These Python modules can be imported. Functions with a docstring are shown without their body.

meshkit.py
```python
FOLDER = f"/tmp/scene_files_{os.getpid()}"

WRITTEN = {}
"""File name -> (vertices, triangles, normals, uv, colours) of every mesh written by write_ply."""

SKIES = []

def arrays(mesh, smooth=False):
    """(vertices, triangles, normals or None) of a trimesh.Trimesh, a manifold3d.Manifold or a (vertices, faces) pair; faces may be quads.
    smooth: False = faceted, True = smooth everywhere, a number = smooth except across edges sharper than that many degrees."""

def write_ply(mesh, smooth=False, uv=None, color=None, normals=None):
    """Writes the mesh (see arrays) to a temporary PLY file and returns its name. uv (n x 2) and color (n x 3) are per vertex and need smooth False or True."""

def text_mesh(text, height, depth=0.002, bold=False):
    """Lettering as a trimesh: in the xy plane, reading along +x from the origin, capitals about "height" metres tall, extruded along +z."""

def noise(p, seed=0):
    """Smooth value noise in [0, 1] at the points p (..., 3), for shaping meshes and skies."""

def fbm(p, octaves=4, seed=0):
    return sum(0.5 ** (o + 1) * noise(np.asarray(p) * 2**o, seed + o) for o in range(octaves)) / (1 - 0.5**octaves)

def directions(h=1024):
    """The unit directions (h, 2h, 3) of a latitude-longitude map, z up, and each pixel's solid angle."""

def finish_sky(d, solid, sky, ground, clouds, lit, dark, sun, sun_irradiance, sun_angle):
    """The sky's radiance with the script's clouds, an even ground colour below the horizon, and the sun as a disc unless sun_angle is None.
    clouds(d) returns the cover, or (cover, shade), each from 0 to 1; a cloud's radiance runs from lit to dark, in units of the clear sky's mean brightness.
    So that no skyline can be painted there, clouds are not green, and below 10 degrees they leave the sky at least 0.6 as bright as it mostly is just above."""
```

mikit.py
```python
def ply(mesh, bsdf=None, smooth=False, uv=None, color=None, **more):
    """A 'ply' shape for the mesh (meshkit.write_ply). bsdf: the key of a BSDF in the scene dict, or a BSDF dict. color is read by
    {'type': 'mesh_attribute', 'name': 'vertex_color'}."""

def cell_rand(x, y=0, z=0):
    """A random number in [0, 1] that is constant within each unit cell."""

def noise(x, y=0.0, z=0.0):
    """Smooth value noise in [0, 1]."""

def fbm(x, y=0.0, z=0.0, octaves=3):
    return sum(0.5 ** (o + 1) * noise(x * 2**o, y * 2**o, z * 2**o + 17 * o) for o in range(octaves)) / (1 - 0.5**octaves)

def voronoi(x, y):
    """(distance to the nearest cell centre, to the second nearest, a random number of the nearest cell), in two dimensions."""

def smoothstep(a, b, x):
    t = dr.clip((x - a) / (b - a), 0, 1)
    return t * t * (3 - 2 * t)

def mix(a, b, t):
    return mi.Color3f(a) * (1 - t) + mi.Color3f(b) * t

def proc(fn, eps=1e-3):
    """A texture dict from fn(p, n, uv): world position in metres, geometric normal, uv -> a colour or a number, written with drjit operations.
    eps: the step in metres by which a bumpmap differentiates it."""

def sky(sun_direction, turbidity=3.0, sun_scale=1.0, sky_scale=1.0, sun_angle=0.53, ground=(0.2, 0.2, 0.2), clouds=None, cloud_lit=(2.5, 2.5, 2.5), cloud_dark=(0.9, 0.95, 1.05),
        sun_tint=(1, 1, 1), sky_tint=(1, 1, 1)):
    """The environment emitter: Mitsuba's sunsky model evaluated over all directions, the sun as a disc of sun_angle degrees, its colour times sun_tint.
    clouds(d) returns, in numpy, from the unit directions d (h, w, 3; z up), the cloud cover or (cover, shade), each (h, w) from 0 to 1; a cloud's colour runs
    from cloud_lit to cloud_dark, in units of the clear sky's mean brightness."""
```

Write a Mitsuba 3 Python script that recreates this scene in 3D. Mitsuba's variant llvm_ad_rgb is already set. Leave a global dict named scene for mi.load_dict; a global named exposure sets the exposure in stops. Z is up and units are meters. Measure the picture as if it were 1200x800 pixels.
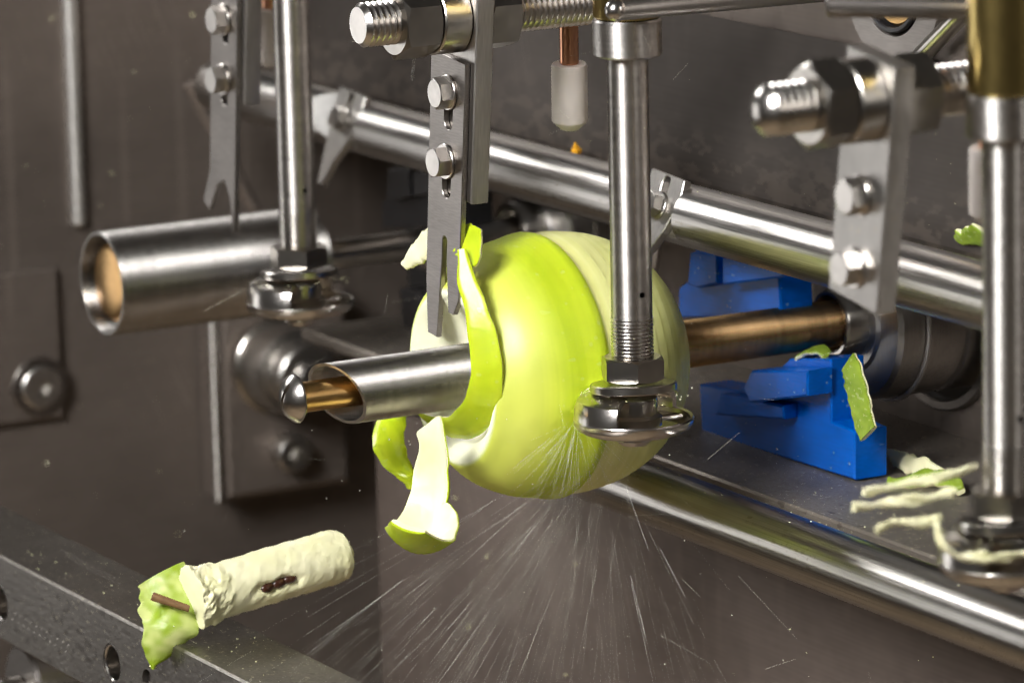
import math, random
import numpy as np, trimesh, mitsuba as mi, drjit as dr, mikit, meshkit
import manifold3d as m3
from shapely.geometry import Polygon, Point, LineString, box as sbox
from shapely import affinity
from mikit import proc, noise, fbm, mix, smoothstep

random.seed(7); rng = np.random.default_rng(7)
T = mi.ScalarTransform4f
scene, labels = {}, {}
MM = 0.001

# ------------------------------------------------------------------ camera
# machine axes: x along the row of stations, y into the machine, z up (all lengths below in millimetres)
FPX, DIST = 5500.0, 1330.0
U = np.array([.494, -.167, .853]); U /= np.linalg.norm(U)
V = np.array([.87, .12, -.48]); W = np.cross(U, V); W /= np.linalg.norm(W); V = np.cross(W, U)
RC = np.stack([U, V, W], 1)
CAM = -RC.T @ (np.array([50, -25, -FPX]) * DIST / FPX)
TOWARD, CUP = RC[2], RC[1]
scene['camera'] = dict(type='thinlens', fov=math.degrees(2 * math.atan(600 / FPX)), fov_axis='x', near_clip=0.05, far_clip=20.0,
    aperture_radius=0.0050, focus_distance=1.290,
    to_world=T().look_at(origin=list(CAM * MM), target=list((CAM - TOWARD * 100) * MM), up=list(CUP)))
exposure = 0.12

def at(px, py, x=None, y=None, z=None):
    """the point of the plane x=, y= or z= (mm) that a survey of the photograph gives"""
    d = RC.T @ np.array([px - 600, 400 - py, -FPX])
    i, v = (0, x) if x is not None else (1, y) if y is not None else (2, z)
    return CAM + (v - CAM[i]) / d[i] * d

# ------------------------------------------------------------------ lamps
def softbox(key, direction, dist, w, h, rad, label, aim=(0, 0, 20)):
    d = np.array(direction, float); d /= np.linalg.norm(d)
    o = (np.array(aim, float) + d * dist) * MM
    m = T().look_at(origin=list(o), target=list(np.array(aim, float) * MM), up=[0, 0, 1]) @ T().scale([w / 2, h / 2, 1])
    scene[key] = dict(type='rectangle', to_world=m, bsdf=dict(type='diffuse', reflectance=dict(type='rgb', value=.5)),
                      emitter=dict(type='area', radiance=dict(type='rgb', value=list(rad))))
    labels[key] = dict(label=label, category='lamp')
def rgb(r, k=1.0): return [r[0] * k, r[1] * k, r[2] * k]
WARM, COOL = (1.0, .955, .90), (1.0, .985, .97)
softbox('softbox_lamp', (.48, -.98, .66), 1100, .36, .44, rgb(COOL, 34), 'white softbox lamp above the front left of the machine')
softbox('softbox_lamp_001', (-.85, -.36, .52), 1200, .46, .28, rgb(COOL, 10), 'white softbox lamp past the far end of the row')
softbox('softbox_lamp_003', (-.85, -.62, -.10), 1200, .50, .45, rgb(COOL, 1.25), 'white softbox lamp low at the left, past the end wall')
softbox('softbox_lamp_002', (.95, .30, .38), 1300, .30, .60, rgb(WARM, 3.0), 'narrow softbox lamp to the right of the machine')
scene['floor'] = dict(type='rectangle', to_world=T().translate([0, 0, -.75]) @ T().scale([3, 3, 1]), bsdf=dict(type='diffuse', reflectance=dict(type='rgb', value=[.40, .30, .20])))
labels['floor'] = dict(kind='structure')
scene['room_light'] = dict(type='constant', radiance=dict(type='rgb', value=[.034, .031, .028]))

# ------------------------------------------------------------------ materials
def ref(k): return {'type': 'ref', 'id': k}
def pr(key, base, rough, metal=0.0, bump=None, bscale=0.0, eps=3e-5, **kw):
    b = dict(type='principled', base_color=base if isinstance(base, dict) else dict(type='rgb', value=list(base)),
             roughness=rough, metallic=metal, **kw)
    if bump is not None: b = {'type': 'bumpmap', 'tex': proc(bump, eps=eps), 'scale': bscale, 'b': b}
    scene[key] = dict(type='twosided', b=b)
    return key
STEEL = mi.Color3f(.60, .575, .545)
def turned(axis):
    def fn(p, n, uv):
        a, b, c = {'x': (p.x, p.y, p.z), 'y': (p.y, p.x, p.z), 'z': (p.z, p.x, p.y)}[axis]
        v = noise(a * 4200, b * 70, c * 70) * .5 + noise(a * 1100 + 7, b * 30, c * 30) * .5; v = v * 1.5 - .25
        s = fbm(p.x * 170, p.y * 170, p.z * 170)
        spot = smoothstep(.70, .78, noise(p.x * 620 + 4, p.y * 620, p.z * 620)) * smoothstep(.45, .65, s)
        return STEEL * (.60 + .38 * v + .22 * s) * (1 - .35 * spot)
    return fn
def turned_bump(axis):
    def fn(p, n, uv):
        a, b, c = {'x': (p.x, p.y, p.z), 'y': (p.y, p.x, p.z), 'z': (p.z, p.x, p.y)}[axis]
        return noise(a * 2600, b * 60, c * 60)
    return fn
def brushed(key, fn, au, av):
    """metal with turning marks: u runs round the part, v along it; the fine grooves spread light along v"""
    scene[key] = dict(type='twosided', b=dict(type='roughconductor', material='none', distribution='ggx', alpha_u=au, alpha_v=av, specular_reflectance=proc(fn)))
    ANISO.add(key)
ANISO = set()
brushed('turned_steel_rod', turned('z'), .10, .42)
brushed('turned_steel_tube', turned('y'), .075, .68)
def drawn(p, n, uv):
    v = noise(p.x * 25, p.y * 3000, p.z * 3000); s = fbm(p.x * 40, p.y * 90, p.z * 90)
    d = smoothstep(.74, .80, noise(p.x * 900, p.y * 900, p.z * 900)) * smoothstep(.45, .7, s)
    return mix(STEEL * (.48 + .30 * v + .24 * s), (.30, .27, .22), d * .7)
def drawn_bump(p, n, uv): return noise(p.x * 30, p.y * 1500, p.z * 1500) + .4 * noise(p.x * 1200, p.y * 1200, p.z * 1200)
pr('drawn_steel', proc(drawn), .27, 1.0, drawn_bump, 3.0e-5)
def plate_fn(p, n, uv):
    v = noise(p.x * 2600, p.y * 2600, p.z * 60); s = fbm(p.x * 120, p.y * 120, p.z * 70)
    d = smoothstep(.80, .84, noise(p.x * 700, p.y * 700, p.z * 700)) * smoothstep(.5, .65, s)
    return mix(STEEL * (.60 + .18 * v + .32 * s), (.62, .55, .42), d * .5)
pr('plate_steel', proc(plate_fn), .36, 1.0)
pr('milled_steel', proc(lambda p, n, uv: mi.Color3f(.80, .78, .75) * (.8 + .25 * fbm(p.x * 200, p.y * 200, p.z * 200))), .48, 1.0)
def dark_plate_fn(p, n, uv):
    v = noise(p.x * 500, p.y * 2600, p.z * 2600); s = fbm(p.x * 90, p.y * 90, p.z * 90)
    return mi.Color3f(.29, .268, .25) * (.66 + .22 * v + .40 * s)
pr('blade_steel', proc(dark_plate_fn), .34, 1.0)
def bright_fn(p, n, uv):
    s = fbm(p.x * 260, p.y * 260, p.z * 260)
    return mi.Color3f(.66, .63, .595) * (.78 + .35 * s)
pr('bright_steel', proc(bright_fn), .22, 1.0)
pr('screw_steel', proc(bright_fn), .26, 1.0, lambda p, n, uv: fbm(p.x * 1500, p.y * 1500, p.z * 1500), 5e-5)
def nut_fn(p, n, uv):
    s = fbm(p.x * 160, p.y * 160, p.z * 160)
    return mi.Color3f(.50, .475, .44) * (.72 + .45 * s)
pr('nut_steel', proc(nut_fn), .24, 1.0)
def panel_fn(p, n, uv):
    s = fbm(p.x * 14, p.y * 14, p.z * 14, 4); f = fbm(p.x * 160, p.y * 160, p.z * 160)
    v = noise(p.x * 60, p.y * 60, p.z * 1400)
    sp = smoothstep(.86, .90, noise(p.x * 520 + 3, p.y * 520, p.z * 520)) * smoothstep(.48, .62, s)
    drip = smoothstep(.60, .82, noise((p.x + p.y) * 230, 4, p.z * 8)) * smoothstep(.40, .60, fbm(p.x * 9 + 4, p.y * 9, p.z * 9))
    scr = smoothstep(.80, .86, noise((p.x + p.y + p.z * .4) * 1500, 2, (p.z - p.y - p.x) * 22)) * smoothstep(.5, .65, s)
    c = mi.Color3f(.205, .178, .160) * (.50 + .70 * s + .16 * f + .10 * v + .22 * drip + .25 * scr)
    return mix(c, (.30, .26, .21), sp * .5)
def lower_fn(p, n, uv): return panel_fn(p, n, uv) * mi.Color3f(.95, .88, .85)
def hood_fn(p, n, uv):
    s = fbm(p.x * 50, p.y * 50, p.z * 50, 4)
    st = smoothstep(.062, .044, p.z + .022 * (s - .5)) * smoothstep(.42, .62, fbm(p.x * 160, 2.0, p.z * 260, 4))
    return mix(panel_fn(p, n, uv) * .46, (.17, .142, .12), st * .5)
def panel_rough(p, n, uv): return .33 + .18 * fbm(p.x * 30 + 5, p.y * 30, p.z * 30)
BUMP = lambda p, n, uv: fbm(p.x * 240, p.y * 240, p.z * 240)
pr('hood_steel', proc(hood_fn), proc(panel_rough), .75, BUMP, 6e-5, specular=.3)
pr('lower_steel', proc(lower_fn), proc(panel_rough), .60, BUMP, 6e-5, specular=.4)
pr('panel_steel', proc(lambda p, n, uv: panel_fn(p, n, uv) * mi.Color3f(.82, .79, .76)), proc(panel_rough), .50, lambda p, n, uv: fbm(p.x * 240, p.y * 240, p.z * 240), 6e-5, specular=.4)
def beam_fn(p, n, uv):
    s = fbm(p.x * 60, p.y * 60, p.z * 60, 4); g = noise(p.x * 1900, p.y * 1900, p.z * 1900)
    v = noise(p.x * 60, p.y * 2400, p.z * 2400)
    pit = smoothstep(.70, .80, noise(p.x * 420, p.y * 420, p.z * 420)) * smoothstep(.5, .62, s)
    sp = smoothstep(.84, .88, noise(p.x * 800 + 9, p.y * 800, p.z * 800))
    c = mi.Color3f(.19, .175, .158) * (.55 + .42 * s + .25 * g + .15 * v)
    return mix(mix(c, (.08, .07, .06), pit * .55), (.55, .50, .38), sp * .35)
pr('beam_steel', proc(beam_fn), .38, .9, lambda p, n, uv: noise(p.x * 900, p.y * 900, p.z * 900) + .5 * noise(p.x * 300, p.y * 300, p.z * 300), 8e-5, specular=.4)
pr('table_steel', proc(lambda p, n, uv: beam_fn(p, n, uv) * mi.Color3f(1.0, .96, .92) * 1.5), .50, .7, lambda p, n, uv: noise(p.x * 900, p.y * 900, p.z * 900), 8e-5, specular=.3)
pr('black_gap', (.012, .011, .011), .6)
def brass_fn(p, n, uv):
    v = noise(p.x * 500, p.y * 500, p.z * 500) * .5 + .5 * fbm(p.x * 130, p.y * 130, p.z * 130)
    return mi.Color3f(.64, .40, .155) * (.62 + .55 * v)
pr('brass', proc(brass_fn), .28, 1.0)
def plug_fn(p, n, uv):
    r = dr.sqrt(dr.square(p.x + .190) + dr.square(p.z + .0012))
    return mi.Color3f(.66, .40, .16) * (.66 + .30 * noise(r * 3500, 0, 0) + .2 * fbm(p.x * 180, p.y * 180, p.z * 180))
pr('bronze_face', proc(plug_fn), .27, 1.0)
def shaft_fn(p, n, uv):
    v = noise(p.y * 4200, p.x * 60, p.z * 60) * .6 + .4 * noise(p.y * 900, p.x * 60, p.z * 60)
    return mi.Color3f(.74, .47, .22) * (.45 + .80 * v)
brushed('brass_shaft', shaft_fn, .11, .62)
pr('copper', proc(lambda p, n, uv: mi.Color3f(.78, .40, .24) * (.7 + .5 * fbm(p.x * 300, p.y * 300, p.z * 120))), .26, 1.0)
pr('yellow_brass', proc(lambda p, n, uv: mi.Color3f(.62, .47, .17) * (.7 + .5 * fbm(p.x * 300, p.y * 300, p.z * 120))), .24, 1.0)
def blue_fn(p, n, uv):
    s = fbm(p.x * 70, p.y * 70, p.z * 70); v = noise(p.x * 200, p.y * 900, p.z * 1600)
    sp = smoothstep(.885, .91, noise(p.x * 620, p.y * 620, p.z * 620))
    return mix(mi.Color3f(.0003, .105, .52) * (.75 + .4 * s + .12 * v), (.25, .42, .55), sp * .5)
pr('blue_plastic', proc(blue_fn), .24, 0.0, lambda p, n, uv: noise(p.x * 300, p.y * 900, p.z * 1600), 4e-5, specular=.16)
pr('black_plastic', (.016, .016, .018), .35, 0.0, specular=.5)
scene['nylon'] = dict(type='twosided', b=dict(type='blendbsdf', weight=.82,
    a=dict(type='roughplastic', alpha=.25, diffuse_reflectance=dict(type='rgb', value=[.60, .56, .52])),
    b=dict(type='diffuse', reflectance=proc(lambda p, n, uv: mi.Color3f(.72, .665, .63) * (.86 + .22 * fbm(p.x * 150, p.y * 150, p.z * 150))))))
# fruit
def skin_colour(p):
    s = fbm(p.x * 60, p.y * 60, p.z * 60); sm = noise(p.x * 30, p.y * 1500, p.z * 30); r = noise(p.y * 420, p.x * 10, p.z * 10)
    dots = smoothstep(.83, .88, noise(p.x * 560, p.y * 560, p.z * 560))
    c = mix((.39, .54, .009), (.58, .68, .026), .30 * s + .18 * sm + .52 * r)
    return mix(c, (.60, .68, .22), dots * .25)
def flesh_colour(p):
    s = fbm(p.x * 110, p.y * 110, p.z * 110); sm = noise(p.x * 25, p.y * 1700, p.z * 25)
    return mix((.60, .64, .27), (.78, .79, .50), .45 * s + .55 * sm)
def apple_fn(p, n, uv):
    q = p.y + .0010 * (noise(p.x * 70, 3, p.z * 70) - .5) + .0006 * (noise(p.y * 1300, p.x * 50, p.z * 50) - .5)
    r = dr.sqrt(dr.square(p.x) + dr.square(p.z))
    pale = smoothstep(-.0040, -.0031, q)
    rings = noise(p.y * 700, p.x * 12, p.z * 12)
    fl = mix(mix((.56, .59, .10), (.74, .74, .28), rings), flesh_colour(p), .35)
    c = mix(skin_colour(p), fl, pale)
    front = smoothstep(.0256, .0240, r) * smoothstep(-.010, -.013, q)
    c = mix(c, (.66, .70, .13), .75 * smoothstep(-.014, -.027, q) * (1 - front))
    return mix(c, mix((.80, .81, .56), (.88, .87, .72), fbm(p.x * 130, p.y * 130, p.z * 130)), front)
pr('apple_surface', proc(apple_fn), .42, 0.0, lambda p, n, uv: noise(p.y * 900, p.x * 30, p.z * 30), 3e-5, specular=.8)
pr('peel_skin', proc(lambda p, n, uv: skin_colour(p)), .28, 0.0, lambda p, n, uv: fbm(p.x * 300, p.y * 300, p.z * 300), 1e-4, specular=.5)
def scrap_fn(p, n, uv):
    s = fbm(p.x * 260, p.y * 260, p.z * 260); d = smoothstep(.72, .80, noise(p.x * 1100, p.y * 1100, p.z * 1100))
    return mix(mix((.13, .22, .012), (.32, .44, .05), s), (.42, .50, .20), d * .5)
pr('scrap_skin', proc(scrap_fn), .34, 0.0, lambda p, n, uv: fbm(p.x * 500, p.y * 500, p.z * 500), 2e-4, specular=.5)
pr('flesh', proc(lambda p, n, uv: mix((.76, .75, .40), (.88, .85, .62), fbm(p.x * 140, p.y * 140, p.z * 140))), .30, 0.0,
   lambda p, n, uv: fbm(p.x * 420, p.y * 420, p.z * 420), 4e-5, specular=.6)
def core_skin_fn(p, n, uv):
    s = fbm(p.x * 150, p.y * 150, p.z * 150); d = noise(p.x * 420, p.y * 420, p.z * 420)
    return mix((.27, .40, .02), (.58, .64, .24), smoothstep(.3, .75, s * .75 + d * .3))
pr('core_skin', proc(core_skin_fn), .36, 0.0, lambda p, n, uv: fbm(p.x * 400, p.y * 400, p.z * 400), 3e-4, specular=.4)
pr('pip', proc(lambda p, n, uv: mix((.018, .008, .005), (.07, .022, .010), fbm(p.x * 500, p.y * 500, p.z * 500))), .22, 0.0, specular=.6)
pr('stalk', proc(lambda p, n, uv: mix((.10, .055, .022), (.30, .17, .07), fbm(p.x * 300, p.y * 300, p.z * 300))), .5)
pr('orange_bit', (.75, .36, .02), .4)
pr('juice', (.82, .82, .70), .15, 0.0, specular=.8)

# ------------------------------------------------------------------ mesh helpers (millimetres)
def clean(m):
    if m.volume < 0: m.invert()
    return m
PERM = {'z': np.eye(3), 'y': np.array([[1, 0, 0], [0, 0, 1], [0, -1, 0.]]), 'x': np.array([[0, 0, 1], [1, 0, 0], [0, 1, 0.]]),
        'front': np.array([[1, 0, 0], [0, 0, -1], [0, 1, 0.]]), 'side': np.array([[0, 0, 1], [1, 0, 0], [0, 1, 0.]])}
def turn(m, axis, loc=(0, 0, 0)):
    m = m.copy(); m.vertices = m.vertices @ PERM[axis].T + np.asarray(loc, float); return m
def moved(m, loc): m = m.copy(); m.vertices = m.vertices + np.asarray(loc, float); return m
def rot(m, axis, deg, about=(0, 0, 0)):
    m = m.copy(); m.apply_transform(trimesh.transformations.rotation_matrix(math.radians(deg), axis, about)); return m
def lathe(prof, n=72):
    """(radius, height) pairs; a solid, closed over the axis (or a ring when the profile closes on itself)"""
    return clean(trimesh.creation.revolve(np.array(prof, float), sections=n))
def cyl(r, h0, h1, c=.3, n=64):
    return lathe([(0, h0), (r - c, h0), (r, h0 + c), (r, h1 - c), (r - c, h1), (0, h1)], n)
def ring(ri, ro, h0, h1, c=.25, n=72):
    return lathe([(ri, h0 + c), (ri + c, h0), (ro - c, h0), (ro, h0 + c), (ro, h1 - c), (ro - c, h1), (ri + c, h1), (ri, h1 - c), (ri, h0 + c)], n)
def man(m):
    m = m.copy(); m.merge_vertices(); return m3.Manifold(m3.Mesh(np.asarray(m.vertices, np.float32), np.asarray(m.faces, np.uint32)))
def tri(M):
    k = M.to_mesh(); return trimesh.Trimesh(k.vert_properties[:, :3], k.tri_verts, process=False)
def hexagon(af, h, hole=0.0, ch=True, top_only=False):
    a = af / math.sqrt(3)
    pts = [(a * math.cos(math.radians(60 * i + 30)), a * math.sin(math.radians(60 * i + 30))) for i in range(6)]
    M = m3.CrossSection([pts]).extrude(h)
    if ch:
        c = (a - af / 2) * .62; e = af / 2 * .97
        lo = [(e, 0), (a * 1.01, c)] if not top_only else [(a * 1.01, 0)]
        cone = lathe([(0, 0)] + lo + [(a * 1.01, h - c), (e, h), (0, h)], 96)
        M = M ^ man(cone)
    if hole: M = M - m3.Manifold.cylinder(h + 2, hole, hole, 64).translate([0, 0, -1])
    return tri(M)
def bevel_plate(poly, t, c=.3):
    """polygon extruded from z=0 to t with its edges bevelled"""
    c = min(c, t * .45)
    rings, V_, F_ = [], [], []
    poly = poly if poly.exterior.is_ccw else Polygon(list(poly.exterior.coords)[::-1], [list(h.coords) for h in poly.interiors])
    from shapely.geometry.polygon import orient
    poly = orient(poly, 1.0)
    loops = [np.array(r.coords)[:-1] for r in [poly.exterior, *poly.interiors]]
    ins = []
    for L in loops:
        e1 = L - np.roll(L, 1, 0); e2 = np.roll(L, -1, 0) - L
        n1 = np.stack([-e1[:, 1], e1[:, 0]], 1); n2 = np.stack([-e2[:, 1], e2[:, 0]], 1)
        n1 /= np.linalg.norm(n1, axis=1, keepdims=True) + 1e-12; n2 /= np.linalg.norm(n2, axis=1, keepdims=True) + 1e-12
        ins.append(L + c * (n1 + n2) / np.maximum(1 + (n1 * n2).sum(1, keepdims=True), .3))
    cap = Polygon(ins[0], ins[1:])
    polys = [ins, loops, loops, ins]; zs = [0, c, t - c, t]
    cnt = sum(len(l) for l in loops); base = 0
    for Ls, z in zip(polys, zs):
        for L in Ls: V_.append(np.column_stack([L, np.full(len(L), z)]))
    V_ = np.vstack(V_)
    off = np.cumsum([0] + [len(l) for l in loops])
    for s in range(3):
        for k, L in enumerate(loops):
            i = np.arange(len(L)); j = (i + 1) % len(L)
            a, b = s * cnt + off[k], (s + 1) * cnt + off[k]
            F_ += [np.stack([a + i, a + j, b + j], 1), np.stack([a + i, b + j, b + i], 1)]
    tris = m3.triangulate([np.asarray(l) for l in ins])
    tris = np.asarray(tris)
    F_ += [tris[:, ::-1], tris + 3 * cnt]
    return clean(trimesh.Trimesh(V_, np.vstack(F_), process=False))
def block(dx, dy, dz, c=.4, loc=(0, 0, 0)):
    """bevelled box centred on loc"""
    pts = []
    for sx in (-1, 1):
        for sy in (-1, 1):
            for sz in (-1, 1):
                h = np.array([dx, dy, dz]) / 2
                for k in range(3):
                    q = h - c; q[k] = h[k]; pts.append(q * (sx, sy, sz))
    m = trimesh.convex.convex_hull(np.array(pts)); m = clean(m)
    return moved(m, loc)
def threaded(r, h0, h1, pitch, depth, tip=.8, dome=False, n=56):
    """threaded shank from h0 to h1, the free end (chamfered or domed) at h0"""
    prof = [(0, h0)]
    if dome: prof += [(r * .35, h0 + .15), (r * .65, h0 + .7), (r * .86, h0 + 1.8)]; z = h0 + 2.6
    else: prof += [(r - depth - .25, h0), (r - .45, h0 + tip)]; z = h0 + tip + .3
    while z + pitch < h1:
        prof += [(r, z + .08 * pitch), (r, z + .20 * pitch), (r - depth, z + .56 * pitch), (r - depth, z + .70 * pitch)]; z += pitch
    prof += [(r, z + .08 * pitch), (r, h1), (0, h1)]
    return lathe(prof, n)
def slot(w, l, cx=0, cy=0, vertical=True):
    d = (l - w) / 2
    s = LineString([(cx, cy - d), (cx, cy + d)] if vertical else [(cx - d, cy), (cx + d, cy)])
    return s.buffer(w / 2, quad_segs=8)
def curve(pts, n):
    from scipy.interpolate import CubicSpline
    pts = np.asarray(pts, float); s = np.r_[0, np.cumsum(np.linalg.norm(np.diff(pts[:, :3], axis=0), axis=1))]
    return CubicSpline(s / s[-1], pts)(np.linspace(0, 1, n))
def strip(path, wdir, half, t0, t1, bend=None, seed=0, rag=.25, n=44, k=11):
    """a ribbon along the path, spanning half widths along wdir, from t0 to t1 (mm) along its normal; bend curls the edges towards the normal"""
    g = np.random.default_rng(seed)
    P = curve(path, n); Wd = np.array([np.interp(np.linspace(0, 1, n), np.linspace(0, 1, len(wdir)), np.array(wdir)[:, i]) for i in range(3)]).T
    Wd /= np.linalg.norm(Wd, axis=1, keepdims=True)
    H = np.interp(np.linspace(0, 1, n), np.linspace(0, 1, len(half)), half)
    Bd = np.interp(np.linspace(0, 1, n), np.linspace(0, 1, len(bend)), bend) if bend is not None else np.zeros(n)
    tang = np.gradient(P, axis=0); tang /= np.linalg.norm(tang, axis=1, keepdims=True)
    Wd -= (Wd * tang).sum(1, keepdims=True) * tang; Wd /= np.linalg.norm(Wd, axis=1, keepdims=True)
    N = np.cross(tang, Wd)
    u = np.linspace(-1, 1, k)
    jag = np.stack([np.convolve(g.normal(size=n + 10), np.hanning(8) / 2.2, 'same')[5:-5] for _ in range(2)], 1) * rag
    hw = np.where(u[None] < 0, H[:, None] + jag[:, :1], H[:, None] + jag[:, 1:]); hw = np.maximum(hw, .15)
    mid = P[:, None] + Wd[:, None] * (u[None, :, None] * hw[..., None]) + N[:, None] * (Bd[:, None] * u[None] ** 2)[..., None]
    slope = (2 * Bd[:, None] * u[None] / np.maximum(H[:, None], .3))
    nn = N[:, None] - Wd[:, None] * slope[..., None]; nn /= np.linalg.norm(nn, axis=2, keepdims=True)
    thin = np.minimum(1, (1 - np.abs(u)) * 2.2 + .45)[None, :, None]
    A = (mid + nn * t0 * (thin if abs(t0) > abs(t1) else 1)).reshape(-1, 3); B = (mid + nn * t1 * (thin if abs(t1) > abs(t0) else 1)).reshape(-1, 3)
    i, j = np.meshgrid(np.arange(n - 1), np.arange(k - 1), indexing='ij')
    q = np.stack([i * k + j, (i + 1) * k + j, (i + 1) * k + j + 1, i * k + j + 1], -1).reshape(-1, 4)
    qb = q[:, ::-1] + n * k
    loop = list(range(k)) + [r * k + k - 1 for r in range(1, n)] + [(n - 1) * k + c for c in range(k - 2, -1, -1)] + [r * k for r in range(n - 2, 0, -1)]
    loop = np.array(loop); l2 = np.roll(loop, -1)
    side = np.stack([loop, l2, l2 + n * k, loop + n * k], 1)
    q = np.vstack([q, qb, side]); f = np.vstack([q[:, [0, 1, 2]], q[:, [0, 2, 3]]])
    m = trimesh.Trimesh(np.vstack([A, B]), f, process=False); trimesh.repair.fix_normals(m)
    return clean(m)
def rod_between(a, b, r, n=24, taper=1.0):
    a, b = np.asarray(a, float), np.asarray(b, float); L = np.linalg.norm(b - a)
    m = lathe([(0, 0), (r * .8, 0), (r, r * .2), (r * taper, L - r * .2), (r * taper * .8, L), (0, L)], n)
    m.apply_transform(trimesh.geometry.align_vectors([0, 0, 1], (b - a) / L)); return moved(m, a)
def join(*ms): return trimesh.util.concatenate(list(ms))

def free(key):
    if not any(k == key or k.startswith(key + '__') for k in list(scene) + list(labels)): return key
    i = 1
    while any(k == f'{key}_{i:03d}' or k.startswith(f'{key}_{i:03d}__') for k in list(scene) + list(labels)): i += 1
    return f'{key}_{i:03d}'
def thing(name, label, cat, group=None):
    key = free(name); labels[key] = dict(label=label, category=cat)
    if group: labels[key]['group'] = group
    return key
def part(parent, name, mesh, mat, smooth=32, label=None, kind=None):
    key = free(f'{parent}__{name}' if parent else name)
    m = mesh.copy(); m.vertices = np.asarray(m.vertices) * MM
    if mat in ANISO:
        m = trimesh.graph.smooth_shade(trimesh.Trimesh(m.vertices, m.faces, process=True), angle=math.radians(smooth), facet_minarea=None)
        v = np.asarray(m.vertices); lo, hi = v.min(0), v.max(0); mid = (lo + hi) / 2
        h, a, b = (2, 0, 1) if mat == 'turned_steel_rod' else (1, 0, 2)
        scene[key] = mikit.ply(m, mat, smooth=True, uv=np.column_stack([np.arctan2(v[:, b] - mid[b], v[:, a] - mid[a]) / 6.2832, v[:, h]]))
    else: scene[key] = mikit.ply(m, mat, smooth=smooth)
    if label or kind:
        labels[key] = {}
        if label: labels[key]['label'] = label
        if kind: labels[key]['kind'] = kind
    return key
def single(name, mesh, mat, label, cat, smooth=32, group=None):
    key = part(None, name, mesh, mat, smooth); labels[key] = dict(label=label, category=cat)
    if group: labels[key]['group'] = group
    return key
def struct(name, mesh, mat, smooth=32): return part(None, name, mesh, mat, smooth, kind='structure')
def stuff(name, mesh, mat, label, cat, smooth=False):
    key = part(None, name, mesh, mat, smooth); labels[key] = dict(label=label, category=cat, kind='stuff'); return key

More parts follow.
